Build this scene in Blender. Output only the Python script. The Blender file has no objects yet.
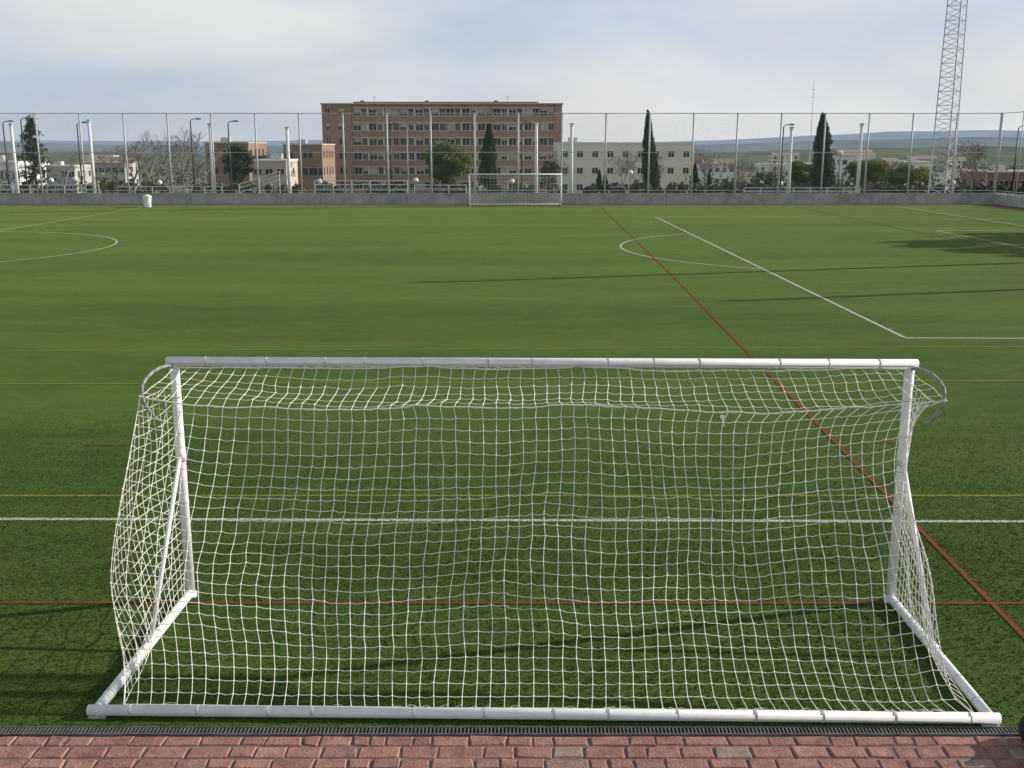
import bpy, math, random
import numpy as np
from mathutils import Vector, Matrix
from mathutils import noise as mn
random.seed(7); rng=np.random.default_rng(7)
scene=bpy.context.scene
COL=scene.collection
PI=math.pi

# ---------------------------------------------------------------- materials
def mat(name,c1,c2=None,scale=5.0,rough=0.7,bump=0.0,bscale=None,metal=0.0,detail=4,spec=0.3,stretch=(1,1,1)):
    m=bpy.data.materials.new(name); m.use_nodes=True
    nt=m.node_tree; N=nt.nodes; L=nt.links
    b=N['Principled BSDF']; b.inputs['Roughness'].default_value=rough; b.inputs['Metallic'].default_value=metal
    b.inputs['Specular IOR Level'].default_value=spec
    if c2 is None: c2=tuple(x*0.8 for x in c1)
    tc=N.new('ShaderNodeTexCoord'); mp=N.new('ShaderNodeMapping'); mp.inputs['Scale'].default_value=stretch
    L.new(tc.outputs['Object'],mp.inputs['Vector'])
    n=N.new('ShaderNodeTexNoise'); n.inputs['Scale'].default_value=scale; n.inputs['Detail'].default_value=detail
    n.inputs['Roughness'].default_value=0.65
    L.new(mp.outputs[0],n.inputs['Vector'])
    r=N.new('ShaderNodeValToRGB'); r.color_ramp.elements[0].position=0.35; r.color_ramp.elements[1].position=0.65
    r.color_ramp.elements[0].color=(*c2,1); r.color_ramp.elements[1].color=(*c1,1)
    L.new(n.outputs['Fac'],r.inputs[0]); L.new(r.outputs[0],b.inputs['Base Color'])
    if bump>0:
        n2=N.new('ShaderNodeTexNoise'); n2.inputs['Scale'].default_value=bscale or scale*4; n2.inputs['Detail'].default_value=5
        L.new(mp.outputs[0],n2.inputs['Vector'])
        bp=N.new('ShaderNodeBump'); bp.inputs['Strength'].default_value=bump; bp.inputs['Distance'].default_value=0.02
        L.new(n2.outputs['Fac'],bp.inputs['Height']); L.new(bp.outputs[0],b.inputs['Normal'])
    return m

def attr_mat(name,c_dark,c_light,rough=0.8,trans=0.0):
    m=bpy.data.materials.new(name); m.use_nodes=True
    nt=m.node_tree; N=nt.nodes; L=nt.links; b=N['Principled BSDF']
    b.inputs['Roughness'].default_value=rough; b.inputs['Specular IOR Level'].default_value=0.15
    a=N.new('ShaderNodeAttribute'); a.attribute_name='shade'
    r=N.new('ShaderNodeValToRGB'); r.color_ramp.elements[0].color=(*c_dark,1); r.color_ramp.elements[1].color=(*c_light,1)
    L.new(a.outputs['Fac'],r.inputs[0]); L.new(r.outputs[0],b.inputs['Base Color'])
    if trans>0:
        t=N.new('ShaderNodeBsdfTranslucent'); L.new(r.outputs[0],t.inputs['Color'])
        mx=N.new('ShaderNodeMixShader'); mx.inputs[0].default_value=trans
        L.new(b.outputs[0],mx.inputs[1]); L.new(t.outputs[0],mx.inputs[2])
        L.new(mx.outputs[0],N['Material Output'].inputs['Surface'])
    return m

def turf_mat():
    m=bpy.data.materials.new('artificial_turf'); m.use_nodes=True
    nt=m.node_tree; N=nt.nodes; L=nt.links; b=N['Principled BSDF']
    b.inputs['Roughness'].default_value=0.9; b.inputs['Specular IOR Level'].default_value=0.08
    tc=N.new('ShaderNodeTexCoord')
    def noise(scale,detail=4,st=(1,1,1),rough=.6):
        mp=N.new('ShaderNodeMapping'); mp.inputs['Scale'].default_value=st; L.new(tc.outputs['Object'],mp.inputs['Vector'])
        n=N.new('ShaderNodeTexNoise'); n.inputs['Scale'].default_value=scale; n.inputs['Detail'].default_value=detail; n.inputs['Roughness'].default_value=rough
        L.new(mp.outputs[0],n.inputs['Vector']); return n
    big=noise(0.13,7,(0.3,1.5,1),.7); mid=noise(1.4,7,(.6,1.6,1),.8); fine=noise(30,4,(1,1,1),.85)
    r=N.new('ShaderNodeValToRGB'); e=r.color_ramp.elements
    e[0].position=.43; e[0].color=(0.030,0.074,0.009,1); e[1].position=.58; e[1].color=(0.094,0.160,0.026,1)
    def mth(op,a,bv):
        q=N.new('ShaderNodeMath'); q.operation=op
        for i,x in enumerate((a,bv)):
            if isinstance(x,(int,float)): q.inputs[i].default_value=x
            else: L.new(x,q.inputs[i])
        return q.outputs[0]
    s=mth('ADD',mth('MULTIPLY',big.outputs['Fac'],.42),mth('MULTIPLY',mid.outputs['Fac'],.30))
    s=mth('ADD',s,mth('MULTIPLY',fine.outputs['Fac'],.28))
    L.new(s,r.inputs[0])
    sp=noise(75,3,(1,1,1),.9)
    cr=N.new('ShaderNodeValToRGB'); cr.color_ramp.elements[0].position=.36; cr.color_ramp.elements[1].position=.52
    cr.color_ramp.elements[0].color=(.28,.28,.30,1); cr.color_ramp.elements[1].color=(1,1,1,1)
    L.new(sp.outputs['Fac'],cr.inputs[0])
    mx=N.new('ShaderNodeMixRGB'); mx.blend_type='MULTIPLY'; mx.inputs[0].default_value=1
    L.new(r.outputs[0],mx.inputs[1]); L.new(cr.outputs[0],mx.inputs[2]); L.new(mx.outputs[0],b.inputs['Base Color'])
    bp=N.new('ShaderNodeBump'); bp.inputs['Strength'].default_value=.8; bp.inputs['Distance'].default_value=.03
    L.new(sp.outputs['Fac'],bp.inputs['Height']); L.new(bp.outputs[0],b.inputs['Normal'])
    b.inputs['Sheen Weight'].default_value=.24; b.inputs['Sheen Roughness'].default_value=.5; b.inputs['Sheen Tint'].default_value=(.48,.62,.18,1)
    return m

def line_mat(name,col,amount,soft=.10):
    m=bpy.data.materials.new(name); m.use_nodes=True
    nt=m.node_tree; N=nt.nodes; L=nt.links; b=N['Principled BSDF']; b.inputs['Roughness'].default_value=.9; b.inputs['Specular IOR Level'].default_value=.1
    tc=N.new('ShaderNodeTexCoord'); n=N.new('ShaderNodeTexNoise'); n.inputs['Scale'].default_value=30; n.inputs['Detail'].default_value=5; n.inputs['Roughness'].default_value=.85
    L.new(tc.outputs['Object'],n.inputs['Vector'])
    r=N.new('ShaderNodeValToRGB'); r.color_ramp.elements[0].position=amount-soft; r.color_ramp.elements[1].position=amount+soft
    r.color_ramp.elements[0].color=(.04,.08,.016,1); r.color_ramp.elements[1].color=(*col,1)
    L.new(n.outputs['Fac'],r.inputs[0]); L.new(r.outputs[0],b.inputs['Base Color']); return m

M_white=mat('white_painted_metal',(.90,.90,.89),(.78,.78,.76),scale=7,rough=.45,spec=.5,detail=8)
M_net=mat('net_cord',(.90,.87,.77),(.78,.75,.64),scale=3,rough=.85)
M_galv=mat('galvanised_steel',(.58,.59,.60),(.46,.47,.48),scale=12,rough=.5,metal=.1)
M_grey=mat('grey_tube',(.32,.33,.34),(.22,.22,.23),scale=12,rough=.5)
M_dark=mat('dark_metal',(.06,.06,.065),(.04,.04,.045),scale=10,rough=.5)
M_conc=mat('concrete',(.48,.48,.46),(.31,.31,.30),scale=.9,rough=.9,detail=8,bump=.3,bscale=12)
M_asph=mat('asphalt',(.10,.10,.10),(.07,.07,.07),scale=.8,rough=.9)
M_redtrack=mat('red_track',(.28,.12,.10),(.20,.09,.07),scale=1.2,rough=.9)
M_brick=mat('building_brick',(.42,.275,.205),(.33,.215,.16),scale=.35,rough=.9,detail=8)
M_brick2=mat('brown_brick',(.32,.215,.16),(.25,.17,.13),scale=.5,rough=.9,detail=8)
M_cream=mat('cream_render',(.84,.78,.64),(.76,.70,.56),scale=.25,rough=.9,detail=8)
M_tan=mat('tan_panel',(.60,.50,.39),(.50,.42,.33),scale=.4,rough=.9)
M_sill=mat('sill_render',(.70,.61,.49),(.60,.52,.41),scale=.3,rough=.9,detail=8)
M_whitewall=mat('white_render',(.82,.82,.80),(.72,.72,.70),scale=.3,rough=.9)
M_greywall=mat('grey_beige_render',(.50,.48,.44),(.42,.40,.37),scale=.3,rough=.9)
M_roof=mat('roof_tile',(.40,.30,.24),(.31,.23,.19),scale=1,rough=.9)
M_glass=mat('window_glass',(.045,.05,.06),(.022,.026,.034),scale=.6,rough=.15,spec=.4)
M_blind=mat('roller_blind',(.58,.52,.44),(.44,.40,.34),scale=.7,rough=.8)
M_bark=mat('bark',(.16,.12,.09),(.09,.07,.055),scale=6,rough=.95)
M_barebark=mat('bare_bark',(.30,.25,.22),(.20,.17,.15),scale=4,rough=.95)
M_turf=turf_mat()
M_lw=line_mat('white_line_fibre',(.60,.63,.56),.46)
M_ly=line_mat('yellow_line_fibre',(.36,.30,.05),.50)
M_lr=line_mat('red_line_fibre',(.28,.045,.03),.47)
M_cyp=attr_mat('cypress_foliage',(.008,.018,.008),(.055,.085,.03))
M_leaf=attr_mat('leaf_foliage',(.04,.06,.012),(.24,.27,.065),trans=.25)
M_pine=attr_mat('pine_foliage',(.015,.028,.016),(.065,.095,.05))
M_mass=attr_mat('tree_mass_foliage',(.05,.06,.035),(.18,.185,.11))
M_globe=mat('opal_globe',(.85,.85,.83),(.8,.8,.78),rough=.3)

# ---------------------------------------------------------------- mesh builder
class MB:
    def __init__(s): s.v=[]; s.f=[]; s.c=[]
    def box(s,x0,x1,y0,y1,z0,z1):
        i=len(s.v)
        s.v+= [(x0,y0,z0),(x1,y0,z0),(x1,y1,z0),(x0,y1,z0),(x0,y0,z1),(x1,y0,z1),(x1,y1,z1),(x0,y1,z1)]
        s.f+= [(i,i+3,i+2,i+1),(i+4,i+5,i+6,i+7),(i,i+1,i+5,i+4),(i+1,i+2,i+6,i+5),(i+2,i+3,i+7,i+6),(i+3,i,i+4,i+7)]
    def quad(s,a,b,c,d):
        i=len(s.v); s.v+=[a,b,c,d]; s.f.append((i,i+1,i+2,i+3))
    def tube(s,p0,p1,r0,r1=None,n=8,cap=True):
        if r1 is None: r1=r0
        p0=Vector(p0); p1=Vector(p1); d=(p1-p0).normalized()
        a=d.orthogonal().normalized(); b=d.cross(a); i=len(s.v)
        for p,r in((p0,r0),(p1,r1)):
            for k in range(n):
                t=2*PI*k/n; s.v.append(tuple(p+a*math.cos(t)*r+b*math.sin(t)*r))
        for k in range(n):
            k2=(k+1)%n; s.f.append((i+k,i+k2,i+n+k2,i+n+k))
        if cap: s.f.append(tuple(i+k for k in range(n))[::-1]); s.f.append(tuple(i+n+k for k in range(n)))
    def path(s,pts,r,n=8):
        for a,b in zip(pts[:-1],pts[1:]): s.tube(a,b,r,r,n)
    def sphere(s,c,r,nu=12,nv=8,sc=(1,1,1)):
        i=len(s.v)
        for j in range(nv+1):
            ph=PI*j/nv
            for k in range(nu):
                t=2*PI*k/nu
                s.v.append((c[0]+r*sc[0]*math.sin(ph)*math.cos(t),c[1]+r*sc[1]*math.sin(ph)*math.sin(t),c[2]+r*sc[2]*math.cos(ph)))
        for j in range(nv):
            for k in range(nu):
                k2=(k+1)%nu; s.f.append((i+j*nu+k,i+(j+1)*nu+k,i+(j+1)*nu+k2,i+j*nu+k2))
    def build(s,name,m,parent=None,smooth=False,shade=None):
        me=bpy.data.meshes.new(name); me.from_pydata(s.v,[],s.f); me.update()
        if smooth:
            me.polygons.foreach_set('use_smooth',[True]*len(me.polygons))
        o=bpy.data.objects.new(name,me); COL.objects.link(o); me.materials.append(m)
        if parent: o.parent=parent
        if shade is not None:
            at=me.attributes.new('shade','FLOAT','POINT'); at.data.foreach_set('value',shade)
        return o
def empty(name,loc=(0,0,0),rz=0):
    e=bpy.data.objects.new(name,None); COL.objects.link(e); e.location=loc; e.rotation_euler=(0,0,rz); e.empty_display_size=.5
    return e
def fastmesh(name,V,nper,m,parent=None,shade=None):
    V=np.asarray(V,dtype=np.float32); n=len(V)//nper
    me=bpy.data.meshes.new(name); me.vertices.add(len(V)); me.vertices.foreach_set('co',V.ravel())
    me.loops.add(len(V)); me.loops.foreach_set('vertex_index',np.arange(len(V),dtype=np.int32))
    me.polygons.add(n); me.polygons.foreach_set('loop_start',np.arange(0,len(V),nper,dtype=np.int32))
    me.update(calc_edges=True); me.validate()
    if shade is not None:
        at=me.attributes.new('shade','FLOAT','POINT'); at.data.foreach_set('value',np.repeat(shade,nper).astype(np.float32))
    me.materials.append(m)
    o=bpy.data.objects.new(name,me); COL.objects.link(o)
    if parent: o.parent=parent
    return o
def curves(name,pls,r,m,parent=None,res=1):
    cu=bpy.data.curves.new(name,'CURVE'); cu.dimensions='3D'; cu.bevel_depth=r; cu.bevel_resolution=res
    for pl in pls:
        sp=cu.splines.new('POLY'); sp.points.add(len(pl)-1)
        sp.points.foreach_set('co',[c for p in pl for c in (p[0],p[1],p[2],1.0)])
    cu.materials.append(m); o=bpy.data.objects.new(name,cu); COL.objects.link(o)
    if parent: o.parent=parent
    return o

# ---------------------------------------------------------------- terrain
def ss(a,b,x):
    t=min(1,max(0,(x-a)/(b-a))); return t*t*(3-2*t)
def gz(y):
    return -.03-.25*ss(87,100,y)-3.7*ss(105,175,y)-1.2*ss(180,240,y)-24*ss(300,1500,y)
xs=np.concatenate([-np.geomspace(9000,60,22),np.linspace(-50,50,21),np.geomspace(60,9000,22)])
ys=np.concatenate([np.linspace(-400,0,5),np.linspace(20,320,61),np.geomspace(340,12000,40)])
V=[];F=[]
for y in ys:
    for x in xs: V.append((x,y,gz(y)))
nx=len(xs)
for j in range(len(ys)-1):
    for i in range(nx-1): F.append((j*nx+i,j*nx+i+1,(j+1)*nx+i+1,(j+1)*nx+i))
b=MB(); b.v=V; b.f=F
M_ground=mat('dry_ground',(.20,.195,.14),(.12,.135,.085),scale=.012,rough=.95,detail=10)
b.build('ground',M_ground,smooth=True)

def hills(name,y0,y1,hf,m,x0=-7000,x1=7000,nx=220,ny=16,base=-30):
    b=MB()
    for j in range(ny+1):
        f=j/ny; y=y0+(y1-y0)*f
        for i in range(nx+1):
            x=x0+(x1-x0)*i/nx
            b.v.append((x,y,base+(hf(x,y)-base)*math.sin(PI*min(1,f*1.0))**.8))
    for j in range(ny):
        for i in range(nx):
            a=j*(nx+1)+i; b.f.append((a,a+1,a+nx+2,a+nx+1))
    return b.build(name,m,smooth=True)
def h1(x,y): return -4+9*mn.noise(Vector((x/420,y/700,0)))+5*mn.noise(Vector((x/120,y/200,3)))+ (5*ss(100,400,x))
def h2(x,y): return 16+14*mn.noise(Vector((x/1300,y/2500,7)))+8*mn.noise(Vector((x/350,y/700,3)))+20*ss(0,1500,x)
def h3(x,y): return 40+30*mn.noise(Vector((x/2200,1.3,9)))+12*mn.noise(Vector((x/500,2,3)))+72*ss(300,3000,x)
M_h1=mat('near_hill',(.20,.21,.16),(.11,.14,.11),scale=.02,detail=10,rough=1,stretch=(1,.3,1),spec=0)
M_h2=mat('mid_hill_hazed',(.25,.30,.32),(.18,.23,.265),scale=.006,detail=10,rough=1,stretch=(1,.3,1),spec=0)  # blue-grey distance haze mixed into the base colour
M_h3=mat('far_hill_hazed',(.33,.40,.50),(.29,.36,.47),scale=.002,detail=6,rough=1,spec=0)  # stronger haze blue painted straight into the hill colour
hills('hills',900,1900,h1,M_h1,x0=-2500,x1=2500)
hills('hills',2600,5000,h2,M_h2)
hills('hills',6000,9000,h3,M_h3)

# ---------------------------------------------------------------- pitch
TY=7.55
b=MB(); b.quad((-110,TY,0),(37,TY,0),(37,84.6,0),(-110,84.6,0)); b.build('football_pitch',M_turf)
b=MB(); b.quad((-110,84.6,0),(39,84.6,0),(39,86.2,0),(-110,86.2,0)); b.quad((37,TY,0),(39,TY,0),(39,84.6,0),(37,84.6,0)); b.build('running_strip',M_redtrack)
def hline(b,x0,y0,x1,y1,w,z=.004):
    d=Vector((x1-x0,y1-y0,0)); n=Vector((-d.y,d.x,0)).normalized()*w/2
    a=Vector((x0,y0,z)); c=Vector((x1,y1,z)); b.quad(tuple(a-n),tuple(c-n),tuple(c+n),tuple(a+n))
def arc(b,cx,cy,r,t0,t1,w,z=.004,n=72):
    for k in range(n):
        a=t0+(t1-t0)*k/n; c=t0+(t1-t0)*(k+1)/n
        p=lambda t,q:(cx+q*math.cos(t),cy+q*math.sin(t),z)
        b.quad(p(a,r-w/2),p(a,r+w/2),p(c,r+w/2),p(c,r-w/2))
w=.10
b=MB()
hline(b,-95,12.98,30.1,12.08,.08)
hline(b,9.52,25.1,9.52,70.3,w); hline(b,9.52,25.03,30,24.7,w,.0044); hline(b,9.52,70.3,30,70.3,w,.0044)
hline(b,23.5,37,23.5,58.6,w); hline(b,23.5,58.6,30,58.6,w,.0044); hline(b,23.5,37,30,37,w,.0044)
hline(b,30,12.1,30,83.2,w,.0048); hline(b,-28.4,12.5,-28.4,83.2,w,.0048); hline(b,-95,83.2,30,83.2,w,.0052)
r_=10.1; ac=math.acos(5.6/r_)
arc(b,15.12,48.2,r_,PI-ac,PI+ac,w,.0056)
arc(b,-28.4,48.2,9.7,0,2*PI,w,.0056,120)
b.build('white_pitch_markings',M_lw)
b=MB()
for (yl,yr) in ((13.23,13.23),(19.95,20.25),(23.37,23.85)):
    k=(yr-yl)/20.0; ym=(yl+yr)/2
    hline(b,-60,ym-k*60,30,ym+k*30,.075,.0064)
b.build('yellow_pitch_markings',M_ly)
b=MB()
hline(b,-60,9.96,30,9.83,.05,.0072); hline(b,4.82,8.9,5.72,36,.06,.0078); hline(b,5.72,36,6.9,83,.08,.0078)
hline(b,-6.6,15.65,-6.0,15.65,.06,.0072); hline(b,5.4,15.8,6.1,15.8,.06,.0072)
b.build('red_pitch_markings',M_lr)

def turf_fibres():
    n=380000
    X=rng.uniform(-10,10,n); Y=rng.uniform(TY+.01,18,n)
    keep=rng.uniform(0,1,n)<np.clip((18-Y)/8,0,1)
    def far(y,half): return np.abs(Y-y)>half
    keep&=far(12.98+(X+95)*(-.9/125.1),.035)|(rng.uniform(0,1,n)<.4)
    keep&=far(13.23,.03)|(rng.uniform(0,1,n)<.45)
    keep&=far(9.96-(X+60)*.13/90,.025)|(rng.uniform(0,1,n)<.35)
    keep&=(np.abs(X-(4.82+(Y-8.9)*.90/27.1))>.028)|(rng.uniform(0,1,n)<.35)
    X=X[keep];Y=Y[keep];n=len(X)
    h=rng.uniform(.008,.025,n); ang=rng.uniform(0,2*PI,n); w=rng.uniform(.003,.0065,n)
    lx=rng.normal(0,.018,n); ly=rng.normal(-.002,.018,n)
    V=np.zeros((n,3,3),dtype=np.float32)
    V[:,0,0]=X-np.cos(ang)*w; V[:,0,1]=Y-np.sin(ang)*w; V[:,0,2]=.0
    V[:,1,0]=X+np.cos(ang)*w; V[:,1,1]=Y+np.sin(ang)*w; V[:,1,2]=.0
    V[:,2,0]=X+lx; V[:,2,1]=Y+ly; V[:,2,2]=h
    m=attr_mat('turf_fibre',(.012,.030,.005),(.090,.150,.028),rough=.7,trans=0)
    pn=np.array([mn.noise(Vector((i*.4,j*.4,2.2))) for i in range(60) for j in range(40)]).reshape(60,40)
    ix=np.clip(((X+10)/20*59).astype(int),0,59); iy=np.clip(((Y-7)/11*39).astype(int),0,39)
    jit=pn[np.clip(ix+rng.integers(-1,2,n),0,59),np.clip(iy+rng.integers(-1,2,n),0,39)]
    fastmesh('turf_grass',V.reshape(-1,3),3,m,shade=np.clip(rng.uniform(0,.8,n)+.3*jit,0,1))
turf_fibres()

# ---------------------------------------------------------------- drain and paving
b=MB(); b.quad((-14,-3,-.012),(14,-3,-.012),(14,7.45,-.012),(-14,7.45,-.012))
b.build('paving_bed',mat('mortar',(.24,.19,.17),(.17,.13,.12),scale=20,rough=.95))
dr=empty('drain_channel')
b=MB(); b.box(-14,14,7.452,7.548,-.025,-.022); b.build('channel_floor',M_dark,dr)
b=MB(); b.box(-14,14,7.440,7.453,-.02,.006); b.box(-14,14,7.540,7.549,-.02,.006)
for i in range(930): x=-14+.03*i; b.box(x,x+.013,7.453,7.540,-.008,.003)
b.build('grate',mat('grate_steel',(.20,.20,.20),(.11,.10,.09),scale=8,rough=.6,metal=.3),dr)
def paving():
    me_v=[];me_f=[];sh=[]
    y=7.43
    while y>-3:
        d=.150+random.uniform(-.02,.02) ; x=-14+random.uniform(0,.2)
        while x<14:
            wd=random.choice([.15,.2,.24,.29,.33])+random.uniform(-.02,.02)
            g=.005; bev=.012; i=len(me_v)
            j=lambda s=.011: random.uniform(-s,s)
            x0,x1,y0,y1=x+g,x+wd-g,y-d+g,y-g
            zt=random.uniform(-.004,.002)
            base=[(x0+j(),y0+j(),-.014),(x1+j(),y0+j(),-.014),(x1+j(),y1+j(),-.014),(x0+j(),y1+j(),-.014)]
            cx,cy=(x0+x1)/2,(y0+y1)/2
            top=[(p[0]+(bev if p[0]<cx else -bev),p[1]+(bev if p[1]<cy else -bev),zt+random.uniform(-.003,.003)) for p in base]
            me_v+=base+top
            me_f+=[(i+4,i+5,i+6,i+7)]+[(i+k,i+(k+1)%4,i+4+(k+1)%4,i+4+k) for k in range(4)]
            s=min(1,max(.1,random.gauss(.6,.22)))
            if abs((x+wd/2)-.25)<.26 and random.random()<.5: s=random.uniform(.08,.22)
            sh+=[s]*8; x+=wd
        y-=d
    m=bpy.data.materials.new('paving_stone'); m.use_nodes=True; nt=m.node_tree; N=nt.nodes; L=nt.links; bs=N['Principled BSDF']
    bs.inputs['Roughness'].default_value=.9; bs.inputs['Specular IOR Level'].default_value=.2
    a=N.new('ShaderNodeAttribute'); a.attribute_name='shade'
    r=N.new('ShaderNodeValToRGB'); e=r.color_ramp.elements
    e[0].color=(.42,.33,.28,1); e[0].position=.0; e[1].color=(.48,.25,.20,1); e[1].position=1
    q=r.color_ramp.elements.new(.3); q.color=(.35,.175,.145,1)
    L.new(a.outputs['Fac'],r.inputs[0])
    tc=N.new('ShaderNodeTexCoord'); n=N.new('ShaderNodeTexNoise'); n.inputs['Scale'].default_value=7; n.inputs['Detail'].default_value=9; n.inputs['Roughness'].default_value=.8
    L.new(tc.outputs['Object'],n.inputs['Vector'])
    r2=N.new('ShaderNodeValToRGB'); r2.color_ramp.elements[0].position=.35; r2.color_ramp.elements[1].position=.65
    r2.color_ramp.elements[0].color=(.52,.50,.50,1); r2.color_ramp.elements[1].color=(1.12,1.12,1.12,1)
    L.new(n.outputs['Fac'],r2.inputs[0])
    mx=N.new('ShaderNodeMixRGB'); mx.blend_type='MULTIPLY'; mx.inputs[0].default_value=1
    L.new(r.outputs[0],mx.inputs[1]); L.new(r2.outputs[0],mx.inputs[2]); L.new(mx.outputs[0],bs.inputs['Base Color'])
    n3=N.new('ShaderNodeTexNoise'); n3.inputs['Scale'].default_value=40; n3.inputs['Detail'].default_value=6; L.new(tc.outputs['Object'],n3.inputs['Vector'])
    bp=N.new('ShaderNodeBump'); bp.inputs['Strength'].default_value=.7; bp.inputs['Distance'].default_value=.012
    L.new(n3.outputs['Fac'],bp.inputs['Height']); L.new(bp.outputs[0],bs.inputs['Normal'])
    b=MB(); b.v=me_v; b.f=me_f; b.build('paving',m,shade=sh)
paving()

# ---------------------------------------------------------------- goal
def goal(loc,rz,near=True):
    g=empty('football_goal',loc,rz)
    hw=3.585; D=2.31; H=2.465; R=.046 if near else .055; arm=.74
    n=20 if near else 8
    b=MB()
    b.tube((-hw-.05,0,H),(hw+.05,0,H),R,n=n); b.build('crossbar',M_white,g,True)
    for nm,x in(('post_1',-hw+.02),('post_2',hw-.02)):
        b=MB(); b.tube((x,0,0.03),(x,0,H-R*.6),R,n=n)
        if near: b.tube((x,0,.0),(x,0,.05),R*1.35,n=n)
        b.build(nm,M_white,g,True)
    b=MB(); b.tube((-hw-.08,-D,.05),(hw+.08,-D,.05),R*.95,n=n)
    b.build('back_ground_bar',M_white,g,True)
    b=MB()
    for sx in(-1,1):
        x=sx*(hw-.02); b.tube((x,-.03,.051),(x+sx*.03,-D+.03,.051),R*.95,n=n)
    b.build('side_ground_bars',M_white,g,True)
    b=MB()
    for sx in(-1,1):
        x=sx*(hw-.02)
        b.tube((x,-.02,1.52),(x,-1.15,.08),.021,n=10)
        b.box(x-.035,x+.035,-1.20,-1.10,.093,.112)
        b.tube((x,0,1.45),(x,0,1.59),R+.006,n=n)
    b.build('side_braces',M_white,g,True)
    b=MB()
    for sx in(-1,1):
        x=sx*(hw-.02)
        pts=[(x,0,H-.05),(x+sx*.03,-.12,H-.02),(x+sx*.05,-.25,H-.01),(x+sx*.07,-.40,H-.02),(x+sx*.08,-.55,H-.05),(x+sx*.08,-.66,H-.09),(x+sx*.07,-.72,H-.17),(x+sx*.04,-.72,H-.27),(x+sx*.0,-.66,H-.38),(x-sx*.03,-.56,H-.46)]
        b.path(pts,.016,8)
        for p in pts[1:-1]: b.sphere(p,.0162,8,6)
    b.build('net_support_arms',M_grey if near else M_white,g,True)
    cell=.115 if near else .24
    ncol=int(round(2*hw/.118)) if near else 26
    ntop=6 if near else 3; nback=26 if near else 10
    def edge(sx,s):
        t=s
        x=sx*(hw+.06*(1-t)); y=-arm-(D-arm-.02)*t; z=(H-.16)*(1-t)+.07*t
        k=math.sin(PI*min(1,t)**.62)
        if near:
            if sx>0: x-=.34*k+.22*ss(.55,.95,t)*(1-ss(.97,1,t)*.5); y+=.32*k
            else:
                x+= -.07*math.sin(PI*min(1,t/.85))*(t<.85) + .20*ss(.62,1,t); y+=.10*k
        else: x-=sx*.05*k; y+=.05*k
        return x,y,z
    def blendx(u): return min(1,12*u,12*(1-u))
    def P(u,s):
        e0=edge(-1,max(0,s)); e1=edge(1,max(0,s))
        flat=1-abs(2*u-1)**3.2
        if s<=0:
            f=1+s
            rope=(e0[0]*(1-u)+e1[0]*u, -arm+.18*flat, H-.16-.17*flat-.03*math.sin(u*9))
            front=(-hw+.05+(2*hw-.1)*u, -.02, H-R)
            x=front[0]*(1-f)+rope[0]*f; y=front[1]*(1-f)+rope[1]*f
            z=front[2]*(1-f)+rope[2]*f-.07*math.sin(PI*f)*flat
        else:
            blend=1-abs(2*u-1)**6
            y_l=-arm-(D-arm-.02)*s; z_l=(H-.16)*(1-s)+.07*s
            wl=(1-u)**6; wr=u**5
            x=(-hw+2*hw*u)
            x+= (e0[0]+hw)*max(0,1-u*2.2)**1.3 + (e1[0]-hw)*max(0,(u-.55)/.45)**1.6
            y=y_l+.18*flat*(1-s)+ (e1[1]-y_l)*wr+(e0[1]-y_l)*wl
            z=z_l-(.17*flat+.03*math.sin(u*9)*blendx(u))*(1-s)**1.3
            sag=math.sin(PI*s)*blend
            y+=.10*sag; z-=.11*sag
        if near:
            a=.6 if s<=0 else math.sin(PI*min(1,max(0,s)))**.5
            q=Vector((u*7,s*2.5,1.7)); q2=Vector((u*30,s*10,5.1))
            x+=(.085*mn.noise(q)+.024*mn.noise(q2)+random.uniform(-.004,.004))*a*blendx(u)
            z+=(.085*mn.noise(q+Vector((9,0,0)))+.028*mn.noise(q2+Vector((3,3,0)))+random.uniform(-.004,.004))*a
            y+=(.07*mn.noise(q+Vector((0,9,4))))*a
        return (x,y,z)
    svals=[-1+i/ntop for i in range(ntop)]+[i/nback for i in range(nback+1)]
    grid=[[P(i/ncol,s) for i in range(ncol+1)] for s in svals]
    pls=[]
    def droop(pl,amt):
        out=[]
        for a,c in zip(pl[:-1],pl[1:]):
            out.append(a); out.append(((a[0]+c[0])/2,(a[1]+c[1])/2,(a[2]+c[2])/2-amt*random.uniform(.3,1.3)))
        out.append(pl[-1]); return out
    for r_ in grid: pls.append(droop(r_,.010) if near else r_)
    for i in range(ncol+1):
        pls.append([grid[j][i] for j in range(len(grid))])
    curves('back_net',pls,.0034 if near else .006,M_net,g)
    if near:
        K=[]
        for row in grid:
            for p in row:
                s_=.0064; A=[(p[0]+s_*a_,p[1]+s_*b_,p[2]+s_*c_) for a_,b_,c_ in ((1,1,1),(-1,-1,1),(-1,1,-1),(1,-1,-1))]
                K+=[A[0],A[1],A[2],A[0],A[3],A[1],A[0],A[2],A[3],A[1],A[3],A[2]]
        fastmesh('net_knots',K,3,M_net,g)
    pls=[]
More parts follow.
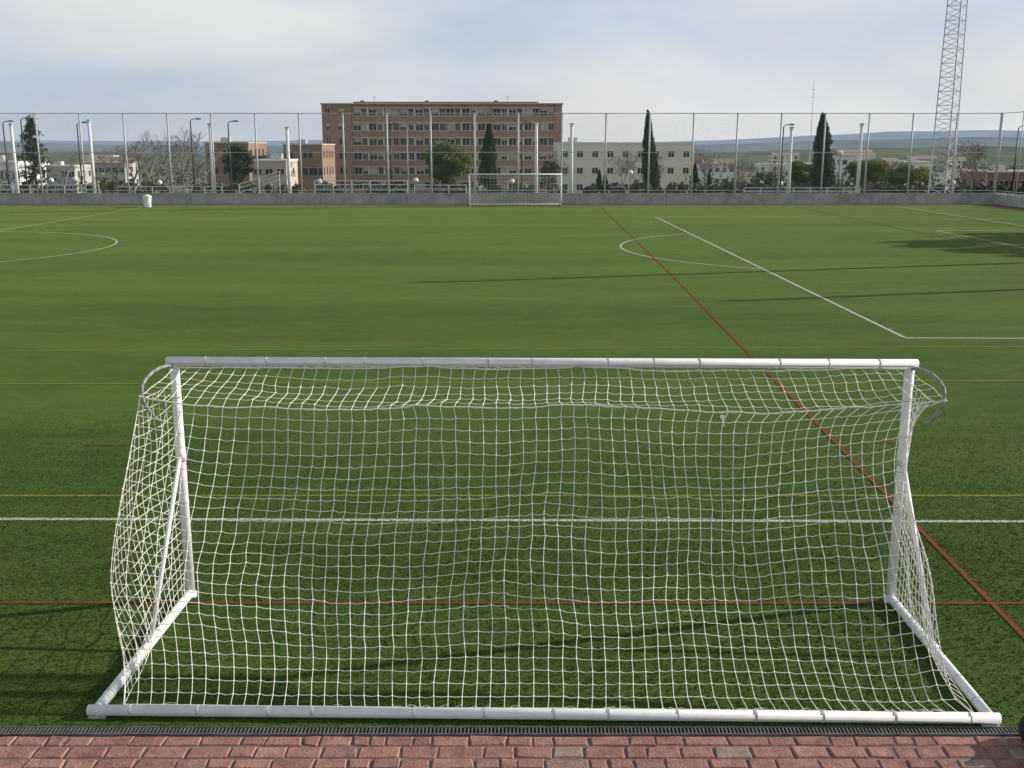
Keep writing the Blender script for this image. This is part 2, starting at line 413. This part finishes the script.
    for sx in(-1,1):
        tab=[edge(sx,k/60) for k in range(61)]
        def eb(z):
            if z>=tab[0][2]: return tab[0]
            for a,c in zip(tab[:-1],tab[1:]):
                if a[2]>=z>=c[2]:
                    t=(a[2]-z)/max(1e-6,a[2]-c[2]); return (a[0]+(c[0]-a[0])*t,a[1]+(c[1]-a[1])*t,z)
            return tab[-1]
        def S(d,z):
            e=eb(z); Lh=-e[1]-.03; f=min(1,d/max(.01,Lh)); px=sx*(hw+.015)
            k=math.sin(PI*f)*math.sin(PI*min(1,max(0,z/2.4)))
            x=px+(e[0]-px)*f**1.4+(-.10 if sx<0 else -.06)*k
            n_=(.05*mn.noise(Vector((d*2,z*2,sx*4))))*math.sin(PI*f) if near else 0
            return (x+n_,-.03-d,z+(.04*mn.noise(Vector((d*3,z*2,sx*7+2)))*math.sin(PI*f)-.05*math.sin(PI*f) if z>.15 else 0))
        nz=int((H-.14)/cell)
        zs=[.07+ (H-.2-.07)*k/nz for k in range(nz+1)]
        for z in zs:
            Lh=-eb(z)[1]-.03; nd=max(2,int(Lh/cell)); pl=[S(cell*k,z) for k in range(nd+1)]
            if Lh-cell*nd>.01: pl.append(S(Lh,z))
            pls.append(pl)
        for k in range(int((D-.05)/cell)+1):
            d=cell*k; pl=[]
            for z in zs:
                if -eb(z)[1]-.03>=d-.02: pl.append(S(d,z))
            if len(pl)>1: pls.append(pl)
        pls.append([edge(sx,k/20) for k in range(21)])
    curves('side_nets',pls,.0034 if near else .006,M_net,g)
    if near:
        rp=[[P(i/80,0) for i in range(81)],[P(i/80,-.98) for i in range(81)],[P(i/80,.995) for i in range(81)]]
        curves('border_rope',rp,.006,M_net,g,2)
        b=MB()
        for k in range(13):
            x=-hw+.3+k*(2*hw-.6)/12+random.uniform(-.12,.12)
            b.tube((x,0,H),(x+random.choice((.012,.018)),0,H),R+.003,n=16)
            x=-hw+.2+k*(2*hw-.4)/12+random.uniform(-.18,.18)
            b.tube((x,-D,.05),(x+random.choice((.012,.022)),-D,.05),R*.95+.004,n=16)
        for sx in(-1,1):
            for k in range(6):
                y=-.2-k*.37; x=sx*(hw-.02)+sx*.03*(-y/D)
                b.tube((x,y,.051),(x,y-.014,.051),R*.95+.004,n=14)
            for k in range(6):
                z=.3+k*.36; x=sx*(hw-.02); b.tube((x,0,z),(x,0,z+.012),R+.003,n=14)
        b.build('net_ties',mat('tie_cord',(.62,.62,.58),(.45,.45,.42),scale=20,rough=.8),g)
        b=MB(); b.box(-hw,hw,-R-.005,-R+.004,H-.020,H-.008); b.build('crossbar_rail',mat('rail_grey',(.55,.55,.55),(.45,.45,.45),rough=.6),g)  # plain mid-grey strip along the back of the crossbar
        pls=[]
        for k in range(46):
            x=random.uniform(-hw+.2,hw-.2); pl=[]
            for q in range(5): pl.append((x+q*.05,-D+.06+random.uniform(0,.07),.03+random.uniform(0,.03)))
            pls.append(pl)
        curves('slack_net',pls,.0034,M_net,g)
        p=P(.735,0.02); b=MB(); b.sphere((p[0],p[1]-.01,p[2]),.02,8,6,(1,.7,1.2)); b.tube((p[0],p[1]-.01,p[2]),(p[0]+.02,p[1]-.02,p[2]-.09),.008,.004,6)
        b.build('net_knot',M_net,g,True)
        b=MB()
        for sx in(-1,1): b.box(sx*hw-.07,sx*hw+.07,-D-.05,-D+.05,-.0,.010)
        b.build('corner_plates',M_galv,g)
    return g
goal((.27,9.97,0),math.radians(-1.0),True)
goal((.25,83.0,0),PI,False)

b=MB()
b.sphere((0,0,.11),.2,20,14,(.9,1.1,.55))
b.v=[(x*(1+.12*mn.noise(Vector((x*7,y*7,z*9)))),y*(1+.12*mn.noise(Vector((x*6,y*6,z*7+4)))),max(.0,z+.03*mn.noise(Vector((x*9,y*9,2))))) for x,y,z in b.v]
b.tube((0,-.02,.2),(.02,-.03,.27),.03,.045,10)
o=b.build('sandbag',mat('black_fabric',(.03,.03,.032),(.018,.018,.02),scale=14,rough=.9),smooth=True); o.location=(4.08,7.25,0)

# ---------------------------------------------------------------- perimeter wall & fence
b=MB()
x=-110
while x<40:
    b.box(x+.01,x+3.49,86.2,86.45,-.05,.84); x+=3.5
b.box(-110,40,86.17,86.48,.843,.90)
b.box(39.0,39.25,TY,86.2,-.05,.86)
b.build('concrete_wall',M_conc)
fe=empty('perimeter_fence')
b=MB(); x=-108.0
FX=[]
while x<40: FX.append(x); x+=3.5
for x in FX: b.tube((x,86.32,.9),(x,86.32,7.2),.07,n=8)
y=86.3
while y>8: b.tube((39.12,y,.9),(39.12,y,7.2),.045,n=8); y-=3.5
b.build('posts',M_galv,fe,True)
b=MB()
for z in(1.1,4.1,7.15): b.tube((-108,86.32,z),(39.1,86.32,z),.022 if z>1 and z<7 else .030,n=6); b.tube((39.12,86.3,z),(39.12,8,z),.025,n=6)
b.build('rails',M_galv,fe)
Vv=[]
h0,h1_=1.0,7.15; hh=h1_-h0; wv=.0055
xx=np.arange(-108-hh,39,.22)
for sgn in(1,-1):
    for x0 in xx:
        xa,xb=(x0,x0+hh) if sgn>0 else (x0+hh,x0)
        if max(xa,xb)>39.1 or min(xa,xb)<-108: continue
        Vv+=[(xa-wv,86.30,h0),(xa+wv,86.30,h0),(xb+wv,86.30,h1_),(xb-wv,86.30,h1_)]
fastmesh('chain_link',Vv,4,M_galv,fe)

b=MB(); 
for k in range(14):
    y0=86.5+k*3; y1=y0+3
    b.quad((-110,y0,gz(y0)+.02),(60,y0,gz(y0)+.02),(60,y1,gz(y1)+.02),(-110,y1,gz(y1)+.02))
b.build('road',M_asph)

def railing(x0,x1,y,z0,z1,h=1.0):
    b=MB(); n=max(2,int(abs(x1-x0)/1.4))
    for k in range(n+1):
        f=k/n; x=x0+(x1-x0)*f; z=z0+(z1-z0)*f; b.tube((x,y,gz(y)),(x,y,z+h),.03,n=6)
    for q in(.35,.7,1.0): b.tube((x0,y,z0+q*h),(x1,y,z1+q*h),.03,n=6)
    b.build('metal_railing',M_whitewall)
railing(-17,-9,92,.6,.6,1.1); railing(-23.5,-20,92,.3,1.4,1.1); railing(-8.5,-4,93,.2,.2,1.1); railing(-48,-36,93,.1,.1,1.2); railing(20,30,92,.0,.0,1.1); railing(-34,-25,92,.1,.1,1.1)

def lamp(u,y,top,kind):
    g=empty('street_lamp',(u,y,gz(y)-.1))
    h=top-gz(y)+.1
    if kind=='cobra':
        b=MB(); b.tube((0,0,0),(0,0,h),.085,.055,8); b.tube((0,0,0),(0,0,.8),.12,.11,8); b.path([(0,0,h),(.15,0,h+.15),(.5,0,h+.2)],.035,6); b.build('pole',M_dark,g,True)
        b=MB(); b.sphere((.72,0,h+.2),.3,10,6,(1,.45,.3)); b.build('lantern',M_grey,g,True)
    elif kind=='double':
        b=MB(); b.tube((0,0,0),(0,0,h),.08,.05,8); b.path([(-.7,0,h+.15),(0,0,h),(.7,0,h+.15)],.035,6); b.build('pole',M_grey,g,True)
        b=MB(); b.sphere((.85,0,h+.15),.28,10,6,(1,.5,.3)); b.sphere((-.85,0,h+.15),.28,10,6,(1,.5,.3)); b.build('lanterns',M_grey,g,True)
    elif kind=='white':
        b=MB(); b.tube((0,0,0),(0,0,h),.17,.13,10); b.tube((0,0,0),(0,0,.3),.28,.26,10); b.tube((0,0,h),(0,0,h+.12),.17,.17,10); b.build('column',M_whitewall,g,True)
        b=MB(); b.box(-.17,.17,-.12,.12,h+.12,h+.25); b.build('luminaire',M_galv,g)
    elif kind=='globe':
        b=MB(); b.tube((0,0,0),(0,0,h-.2),.05,.04,8); b.build('pole',M_dark,g,True)
        b=MB(); b.sphere((0,0,h),.24,14,10); b.build('globe',M_globe,g,True)
for u,top,k in ((28,6.9,'cobra'),(83,6.5,'cobra'),(195,6.8,'cobra'),(232,6.6,'cobra'),(95,6.6,'white'),(214,6.3,'white'),(290,6.0,'white'),(392,6.4,'cobra'),(536,6.4,'white'),(571,6.3,'white'),(788,6.0,'white'),(857,6.3,'white'),(18,6.3,'white'),(408,6.5,'double'),(10,6.6,'cobra'),(522,6.5,'cobra'),(780,6.3,'cobra'),(1012,6.2,'cobra')):
    y=97.0 if k!='white' else 94.0
    Z=.9755*y+.9; lamp((u-512)/1050*Z,y,top,k)
for u,top in ((76,1.6),(320,1.4),(416,1.5),(630,2.2),(952,1.3),(838,4.0),(780,1.2),(512,1.4),(52,1.5),(160,1.3)):
    y=100; lamp((u-512)/1050*98.4,y,top,'globe')

b=MB(); b.tube((0,0,0),(0,0,.8),.27,.33,14); b.tube((0,0,.8),(0,0,.86),.36,.36,14); b.tube((0,0,.86),(0,0,.96),.3,.12,14)
o=b.build('litter_bin',M_whitewall); o.location=(-28.1,82.0,0)

def lattice(x,y,h,w0,w1,name='lattice_tower'):
    g=empty(name,(x,y,gz(y))); b=MB(); n=int(h/1.15)
    def c(k,z):
        w=w0+(w1-w0)*z/h; a=k*2*PI/3+.35; return (w*.577*math.cos(a),w*.577*math.sin(a),z)
    for k in range(3): b.tube(c(k,0),c(k,h),.06,.055,6)
    for i in range(n):
        z0=h*i/n; z1=h*(i+1)/n; zm=(z0+z1)/2
        for k in range(3):
            b.tube(c(k,z0),c((k+1)%3,z0),.024,n=4,cap=False)
            b.tube(c(k,z0),c((k+1)%3,zm),.028,n=4,cap=False)
            b.tube(c((k+1)%3,zm),c(k,z1),.028,n=4,cap=False)
    b.build('lattice',M_galv,g)
    b=MB(); b.box(-1.3,1.3,-1.3,1.3,-.2,.5); b.build('footing',M_conc,g)
    b=MB(); b.tube((0,0,h),(0,0,h+4),.04,n=6); b.box(-.5,.5,-.5,.5,h-.05,h); b.build('mast_top',M_galv,g)
lattice(38.3,95,32,2.1,1.15)

# floodlight masts and trees beyond the right touchline
for (x,y,h) in ((43,48.0,19),(43,41,15)):
    g=empty('floodlight_mast',(x,y,0)); b=MB(); b.tube((0,0,0),(0,0,h),.26,.14,12); b.build('mast',M_galv,g,True)
    b=MB(); b.box(-.4,.03,-.03,.03,h-.03,h+.03); b.box(-.75,-.35,-.14,.14,h-.06,h+.06)
    b.build('floodlights',M_dark,g)

# ---------------------------------------------------------------- trees
def rand_leaves(C,size,aspect=.55,upbias=0.0):
    n=len(C); a=rng.normal(size=(n,3)); a[:,2]+=upbias; a/=np.linalg.norm(a,axis=1)[:,None]
    r=rng.normal(size=(n,3)); bb=np.cross(a,r); bb/=np.linalg.norm(bb,axis=1)[:,None]
    s=size*rng.uniform(.5,1.3,n)[:,None]
    V=np.zeros((n,4,3)); V[:,0]=C-a*s; V[:,1]=C+bb*s*aspect; V[:,2]=C+a*s; V[:,3]=C-bb*s*aspect
    return V.reshape(-1,3)
def cypress(x,y,top,R,lean=0.0):
    z0=gz(y)-.1; H=top-z0; g=empty('cypress_tree',(x,y,z0))
    b=MB(); b.tube((0,0,0),(lean*.5,0,H*.5),.16,.09,8); b.tube((lean*.5,0,H*.5),(lean,0,H*.93),.09,.02,6); b.build('trunk',M_bark,g)
    def prof(h): return R*(min(1,(h+.02)/.16)**.6)*(1-h**2.6)**.8
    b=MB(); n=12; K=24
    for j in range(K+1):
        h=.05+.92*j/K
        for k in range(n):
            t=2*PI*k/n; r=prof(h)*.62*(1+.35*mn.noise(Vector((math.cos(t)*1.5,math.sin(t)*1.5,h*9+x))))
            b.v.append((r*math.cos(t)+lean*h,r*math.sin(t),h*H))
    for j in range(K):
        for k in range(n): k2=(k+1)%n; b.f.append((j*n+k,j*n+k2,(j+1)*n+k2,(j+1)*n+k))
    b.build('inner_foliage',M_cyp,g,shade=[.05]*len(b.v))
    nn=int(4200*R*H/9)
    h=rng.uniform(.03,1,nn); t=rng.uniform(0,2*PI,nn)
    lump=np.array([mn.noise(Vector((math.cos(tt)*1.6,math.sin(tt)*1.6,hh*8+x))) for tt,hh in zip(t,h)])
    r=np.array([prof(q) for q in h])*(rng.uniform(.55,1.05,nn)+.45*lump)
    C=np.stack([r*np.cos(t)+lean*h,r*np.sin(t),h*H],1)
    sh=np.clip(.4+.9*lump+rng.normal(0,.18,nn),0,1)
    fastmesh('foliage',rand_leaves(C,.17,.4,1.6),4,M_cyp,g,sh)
def branches(b,p,d,L,r,lev,tips):
    if lev==0 or L<.15: tips.append(p); return
    q=p+d*L; b.tube(p,q,r,r*.66,5,cap=False)
    if lev<=2: tips.append(q)
    for k in range(random.choice((2,3,3))):
        nd=(d+Vector((random.gauss(0,.48),random.gauss(0,.48),random.gauss(.1,.28)))).normalized()
        branches(b,q,nd,L*random.uniform(.62,.86),max(.014,r*.62),lev-1,tips)
def bare_tree(x,y,H,tint=None):
    z0=gz(y)-.1; g=empty('bare_tree',(x,y,z0)); b=MB(); tips=[]
    branches(b,Vector((0,0,0)),Vector((0,0,1)),H*.27,H*.022,7,tips)
    b.build('branches',tint or M_barebark,g)
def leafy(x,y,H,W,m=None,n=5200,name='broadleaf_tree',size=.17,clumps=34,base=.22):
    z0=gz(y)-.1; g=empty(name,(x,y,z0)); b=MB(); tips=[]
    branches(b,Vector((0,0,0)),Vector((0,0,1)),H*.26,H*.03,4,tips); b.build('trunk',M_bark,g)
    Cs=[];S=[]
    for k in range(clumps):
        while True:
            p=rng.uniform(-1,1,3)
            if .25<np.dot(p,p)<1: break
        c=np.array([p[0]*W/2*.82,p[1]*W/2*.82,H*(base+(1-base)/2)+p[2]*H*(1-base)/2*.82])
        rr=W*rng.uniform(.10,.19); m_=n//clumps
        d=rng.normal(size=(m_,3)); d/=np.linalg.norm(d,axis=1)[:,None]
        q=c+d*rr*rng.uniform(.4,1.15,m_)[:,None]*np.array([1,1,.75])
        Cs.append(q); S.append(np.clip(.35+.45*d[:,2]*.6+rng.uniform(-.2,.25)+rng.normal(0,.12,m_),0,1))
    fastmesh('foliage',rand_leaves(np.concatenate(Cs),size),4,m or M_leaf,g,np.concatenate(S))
def conifer(x,y,H,W):
    z0=gz(y)-.1; g=empty('pine_tree',(x,y,z0)); b=MB(); b.tube((0,0,0),(0,0,H*.97),H*.02,.02,8)
    Cs=[];S=[]
    for k in range(95):
        h=.14+.85*k/95; L=W/2*(1-h)**.8*random.uniform(.5,1.2)+.1; t=random.uniform(0,2*PI)
        p0=Vector((0,0,h*H)); p1=Vector((math.cos(t)*L,math.sin(t)*L,h*H+L*.12)); b.tube(p0,p1,.03,.01,4,cap=False)
        m_=50; f=rng.uniform(.15,1.05,m_)
        q=np.array(p0)+(np.array(p1)-np.array(p0))*f[:,None]+rng.normal(0,.12,(m_,3))
        Cs.append(q); S.append(np.clip(rng.normal(.4,.2,m_)+random.uniform(-.2,.2),0,1))
    b.build('trunk',M_bark,g); fastmesh('foliage',rand_leaves(np.concatenate(Cs),.14,.4),4,M_pine,g,np.concatenate(S))
def wx(u,y): return (u-512)/1050*(.9755*y+1.2)
cypress(wx(489,112),112,6.8,.95); cypress(wx(650,112),112,8.2,.75,-.5); cypress(wx(823,108),108,7.8,1.1,-.6)
cypress(wx(599,150),150,1.4,.5); cypress(wx(605,150),150,.9,.5); cypress(wx(694,125),125,2.6,.5); cypress(wx(655,150),150,3.3,.7); cypress(wx(709,150),150,1.2,.4)
leafy(wx(447,118),118,6.0,6.2,n=8000); leafy(wx(240,140),140,7.6,4.2,M_pine,n=4500)
leafy(wx(551,140),140,6.0,2.8,M_mass,n=1500); leafy(wx(800,118),118,4.2,3.0,M_leaf,n=2500)
leafy(wx(868,120),120,4.0,6.0,M_leaf,n=5000); leafy(wx(905,128),128,3.9,6.0,M_leaf,n=4500); leafy(wx(765,150),150,4.6,4.0,M_mass,n=2500)
conifer(wx(38,110),110,8.0,4.8)
for u,y,h in ((118,125,6.4),(135,128,7.0),(150,122,7.6),(172,130,8.4),(184,127,7.8),(196,126,7.2),(208,135,6.0),(545,145,7.6),(622,140,6.2),(636,150,7.5),(655,150,6),(705,150,7.6),(720,160,7.4),(740,160,7),(970,118,6.8),(985,122,5.6),(66,135,7.0),(278,150,6.8),(8,140,6.5),(760,165,7.5)):
    bare_tree(wx(u,y),y,h)
for (x,y,t) in ((44,53,10.6),(43.5,56.5,11.4),(44,50,10.0),(45,60,9.8),(43,46.5,6.8)): leafy(x,y,t,5.6,M_mass,n=3600,size=.27)
Cs=[];S=[]
for k in range(620):
    y=random.uniform(135,520) if k%3 else random.uniform(102,135)
    x=random.uniform(-.55,.55)*y*1.05
    if y<232 and -44<x<13 and y>118 : continue
    if 150<y<240 and (-70<x<34): continue
    if y<135: rr=random.uniform(.4,.9); hh=rr*.9
    else: rr=random.uniform(1.5,3.4); hh=rr*random.uniform(.7,1.0)
    m_=70; d=rng.normal(size=(m_,3)); d/=np.linalg.norm(d,axis=1)[:,None]; d[:,2]=np.abs(d[:,2])
    q=np.array([x,y,gz(y)+.2])+d*np.array([rr,rr,hh*1.5])*rng.uniform(.5,1.1,m_)[:,None]
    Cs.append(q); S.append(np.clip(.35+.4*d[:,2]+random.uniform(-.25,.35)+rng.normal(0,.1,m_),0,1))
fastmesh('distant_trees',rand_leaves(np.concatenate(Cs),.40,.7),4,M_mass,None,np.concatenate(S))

# ---------------------------------------------------------------- buildings
def main_building():
    g=empty('brick_apartment_block',(0,0,0))
    Y=232; x0,x1=-40.7,10.7; zb=-6; zt=13.5; fh=3.08
    b=MB(); b.box(x0+.3,x1-.3,Y+.45,Y+15,zb,zt-.3); b.build('core_walls',M_tan,g)
    br=MB(); cr=MB(); gl=MB(); bl=MB(); fr=MB()
    xs_=x0+6.4; xe=x1-1.6; nb=13; bw=(xe-xs_)/nb
    wings=[(x0,xs_-.1,[(.9,1.6),(3.6,4.9)]),(xe+.1,x1,[])]
    for a,c,wins in wings: br.box(a,c,Y-.25,Y+15.3,zb,zt-.02)
    for fl in range(6):
        zt_w=zt-.85-fl*fh; zb_w=zt_w-1.5
        br.box(xs_-.1,xe+.1,Y,Y+.5,zb_w-(fh-1.5)+.16,zb_w-.14)
        cr.box(xs_-.05,xe+.05,Y-.14,Y+.5,zb_w-.14,zb_w)
        cr.box(xs_-.05,xe+.05,Y-.06,Y+.5,zt_w,zt_w+.16)
        for k in range(nb):
            a=xs_+k*bw
            (br if k%3==0 else cr).box(a-.2,a+.2,Y+.003,Y+.5,zb_w,zt_w)
            for (p,q) in ((.35,1.75),(2.15,3.1)):
                gl.box(a+p,a+q,Y+.38,Y+.45,zb_w,zt_w)
                fr.box(a+(p+q)/2-.03,a+(p+q)/2+.03,Y+.34,Y+.378,zb_w,zt_w)
                fr.box(a+p,a+q,Y+.34,Y+.378,zt_w-.07,zt_w-.001)
                if random.random()<.42:
                    bl.box(a+p,a+q,Y+.30,Y+.337,zt_w-random.choice((.35,.5,.8,1.4)),zt_w-.002)
        for (p,q) in wings[0][2]:
            gl.box(x0+p,x0+q,Y-.30,Y-.252,zb_w+.05,zt_w-.05); cr.box(x0+p-.1,x0+q+.1,Y-.36,Y-.26,zb_w-.08,zb_w+.03)
            fr.box(x0+(p+q)/2-.03,x0+(p+q)/2+.03,Y-.33,Y-.302,zb_w+.05,zt_w-.05)
            if random.random()<.6: bl.box(x0+p,x0+q,Y-.335,Y-.303,zt_w-.7,zt_w-.05)
    br.box(xs_-.1,xe+.1,Y,Y+.5,zt-.69,zt-.02)
    br.build('brick_walls',M_brick,g); cr.build('sills',M_sill,g); gl.build('windows',M_glass,g); bl.build('blinds',M_blind,g); fr.build('window_frames',M_whitewall,g)
    b=MB(); b.box(x0-.25,x1+.25,Y-.5,Y+15.5,zt-.02,zt+.22); b.build('roof_slab',M_tan,g)
    b=MB(); b.box(x0+6.5,x1-5,Y+2,Y+12,zt+.22,zt+.6)
    for q in (-33,-19,-4): b.box(q,q+.9,Y+4,Y+5,zt+.603,zt+.95)
    b.build('roof_structures',M_brick,g)
    b=MB()
    for q in (-30,-1): b.tube((q,Y+5,zt+.6),(q,Y+5,zt+1.9),.04,n=5); b.tube((q-.5,Y+5,zt+1.7),(q+.5,Y+5,zt+1.7),.03,n=4)
    b.build('aerials',M_grey,g)
main_building()

def simple_building(name,x0,x1,Y,depth,z1,wallm,rows,cols,ww=1.1,wh=1.3,roof=None,parapet=.25,skip=0,fh=3.0,top_off=1.0):
    g=empty(name,(0,0,0)); zb=gz(Y)-.6
    w=MB(); w.box(x0,x1,Y,Y+depth,zb,z1); w.build('walls',wallm,g)
    gl=MB(); fr=MB(); sl=MB(); st=(x1-x0)/cols
    for r in range(rows):
        zt=z1-top_off-r*fh
        for c in range(cols):
            if random.random()<skip: continue
            cx=x0+st*(c+.5)
            gl.box(cx-ww/2,cx+ww/2,Y-.02,Y-.004,zt-wh,zt)
            fr.box(cx-.035,cx+.035,Y-.045,Y-.021,zt-wh,zt); fr.box(cx-ww/2,cx+ww/2,Y-.05,Y-.022,zt-.06,zt+.0)
            sl.box(cx-ww/2-.12,cx+ww/2+.12,Y-.14,Y-.003,zt-wh-.12,zt-wh-.002)
            sl.box(cx-ww/2-.1,cx+ww/2+.1,Y-.11,Y-.003,zt+.002,zt+.10)
            sl.box(cx-ww/2-.1,cx-ww/2-.002,Y-.09,Y-.003,zt-wh,zt); sl.box(cx+ww/2+.002,cx+ww/2+.1,Y-.09,Y-.003,zt-wh,zt)
    for r in range(rows):
        zt=z1-top_off-r*fh; q=Y+1.5
        while q<Y+depth-1: gl.box(x1+.003,x1+.02,q,q+1,zt-wh,zt); gl.box(x0-.02,x0-.003,q,q+1,zt-wh,zt); q+=3
    gl.build('windows',M_glass,g); fr.build('window_frames',M_whitewall,g); sl.build('window_surrounds',wallm,g)
    if roof=='gable':
        b=MB(); ym=Y+depth/2; zr=z1+depth*.16
        b.v=[(x0-.3,Y-.4,z1),(x1+.3,Y-.4,z1),(x1+.3,ym,zr),(x0-.3,ym,zr),(x0-.3,Y+depth+.4,z1),(x1+.3,Y+depth+.4,z1)]
        b.f=[(0,1,2,3),(3,2,5,4),(0,3,4),(1,5,2),(0,4,5,1)]; b.build('roof',M_roof,g)
    else:
        b=MB(); b.box(x0-.12,x1+.12,Y-.16,Y+depth+.1,z1+.002,z1+parapet); b.build('parapet',M_whitewall if wallm!=M_brick2 else M_tan,g)
        b=MB(); b.box(x0+2,x0+3.5,Y+3,Y+4.5,z1+parapet+.002,z1+parapet+.8); b.build('roof_vent',M_galv,g)
    return g
simple_building('cream_building',wx(557,180),wx(693,180),180,16,5.1,M_cream,3,9,.95,1.0,fh=2.7,top_off=1.2)
simple_building('brown_brick_building',wx(207,190),wx(250,190),190,14,5.2,M_brick2,2,3,1.6,1.3,skip=.2)
simple_building('brown_brick_building',wx(285,195),wx(323,195),195,14,4.9,M_brick2,2,4,1.6,1.3,skip=.1)
simple_building('tan_building',wx(253,150),wx(287,150),150,8,2.6,M_tan,1,3,1.0,.8,skip=.4)
for (u0,u1,y,z1,m,r,c,rf) in ((-30,20,150,2.3,M_whitewall,2,7,None),(40,75,230,.5,M_greywall,2,5,None),(85,125,260,.8,M_greywall,2,6,'gable'),(700,735,300,0,M_whitewall,2,5,'gable'),(840,874,260,2.6,M_whitewall,3,4,'gable'),(905,932,240,1.2,M_cream,2,4,None),(988,1060,150,1.0,M_brick2,1,7,None),(760,790,420,-2,M_cream,2,5,None),(885,900,420,-1,M_whitewall,2,3,'gable')):
    simple_building('distant_house',wx(u0,y),wx(u1,y),y,9,z1,m,r,c,1.1,1.2,roof=rf,skip=.15)
for k in range(40):
    y=random.uniform(600,1300); x=random.uniform(-.5,.5)*y
    h=random.uniform(2,8); w_=random.uniform(8,20); z=gz(y)
    simple_building('distant_house',x,x+w_,y,10,z+h+4,random.choice((M_whitewall,M_cream,M_greywall,M_tan)),2,max(3,int(w_/4)),1.6,1.6,roof='gable' if k%3==0 else None)

b=MB(); b.tube((wx(809,300),300,gz(300)),(wx(809,300),300,22.5),.14,.06,6)
for z in (18,20): b.tube((wx(809,300)-.5,300,z),(wx(809,300)+.5,300,z),.05,n=4)
b.build('radio_mast',M_galv)

# ---------------------------------------------------------------- light and sky
az=75; el=22
sd=Vector((math.sin(math.radians(az))*math.cos(math.radians(el)),math.cos(math.radians(az))*math.cos(math.radians(el)),math.sin(math.radians(el))))
sun=bpy.data.lights.new('sun','SUN'); sun.energy=4.9; sun.angle=math.radians(.5); sun.color=(1,.94,.82)
so=bpy.data.objects.new('sun',sun); COL.objects.link(so); so.rotation_euler=(-sd).to_track_quat('-Z','Y').to_euler(); so.location=(60,20,40)
W=bpy.data.worlds.new('World'); scene.world=W; W.use_nodes=True; nt=W.node_tree; N=nt.nodes; L=nt.links
for q in list(N): N.remove(q)
out=N.new('ShaderNodeOutputWorld')
sky=N.new('ShaderNodeTexSky'); sky.sky_type='NISHITA'; sky.sun_disc=False; sky.sun_elevation=math.radians(el); sky.sun_rotation=math.radians(az); sky.dust_density=1.5; sky.air_density=1.0
bg=N.new('ShaderNodeBackground'); bg.inputs['Strength'].default_value=.10; L.new(sky.outputs[0],bg.inputs[0])
cl=N.new('ShaderNodeBackground'); cl.inputs['Strength'].default_value=.80
tc=N.new('ShaderNodeTexCoord'); mp=N.new('ShaderNodeMapping'); mp.inputs['Scale'].default_value=(1,1,3.6); mp.inputs['Location'].default_value=(.35,.2,.1)
L.new(tc.outputs['Generated'],mp.inputs[0])
n=N.new('ShaderNodeTexNoise'); n.inputs['Scale'].default_value=2.4; n.inputs['Detail'].default_value=5; n.inputs['Roughness'].default_value=.5; n.inputs['Distortion'].default_value=.4
L.new(mp.outputs[0],n.inputs['Vector'])
r=N.new('ShaderNodeValToRGB'); r.color_ramp.elements[0].position=.36; r.color_ramp.elements[1].position=.62
r.color_ramp.elements[0].color=(.78,.78,.78,1); r.color_ramp.elements[1].color=(.97,.97,.97,1)
L.new(n.outputs['Fac'],r.inputs[0])
# cloud mix cut towards the unseen zenith, added to lower the ambient light
sx=N.new('ShaderNodeSeparateXYZ'); L.new(tc.outputs['Generated'],sx.inputs[0])
mr=N.new('ShaderNodeMapRange'); mr.inputs['From Min'].default_value=.30; mr.inputs['From Max'].default_value=.75; mr.inputs['To Min'].default_value=1.0; mr.inputs['To Max'].default_value=.22
L.new(sx.outputs['Z'],mr.inputs['Value'])
mu=N.new('ShaderNodeMath'); mu.operation='MULTIPLY'; L.new(r.outputs[0],mu.inputs[0]); L.new(mr.outputs[0],mu.inputs[1])
n2=N.new('ShaderNodeTexNoise'); n2.inputs['Scale'].default_value=2.6; n2.inputs['Detail'].default_value=7; n2.inputs['Distortion'].default_value=.3; L.new(mp.outputs[0],n2.inputs['Vector'])
r2=N.new('ShaderNodeValToRGB'); r2.color_ramp.elements[0].position=.38; r2.color_ramp.elements[1].position=.62
r2.color_ramp.elements[0].color=(.68,.81,.97,1); r2.color_ramp.elements[1].color=(.97,.99,1.0,1)
L.new(n2.outputs['Fac'],r2.inputs[0]); L.new(r2.outputs[0],cl.inputs[0])
mx=N.new('ShaderNodeMixShader'); L.new(mu.outputs[0],mx.inputs[0]); L.new(bg.outputs[0],mx.inputs[1]); L.new(cl.outputs[0],mx.inputs[2]); L.new(mx.outputs[0],out.inputs[0])

# ---------------------------------------------------------------- camera
cam=bpy.data.cameras.new('camera'); cam.sensor_width=36; cam.lens=1050/1024*36; cam.clip_end=30000; cam.clip_start=.1
co=bpy.data.objects.new('camera',cam); COL.objects.link(co); co.location=(0,0,4.5); co.rotation_euler=(math.radians(90-12.7),0,0)
scene.camera=co
scene.view_settings.view_transform='Standard'; scene.view_settings.look='None'; scene.view_settings.exposure=0; scene.view_settings.gamma=1
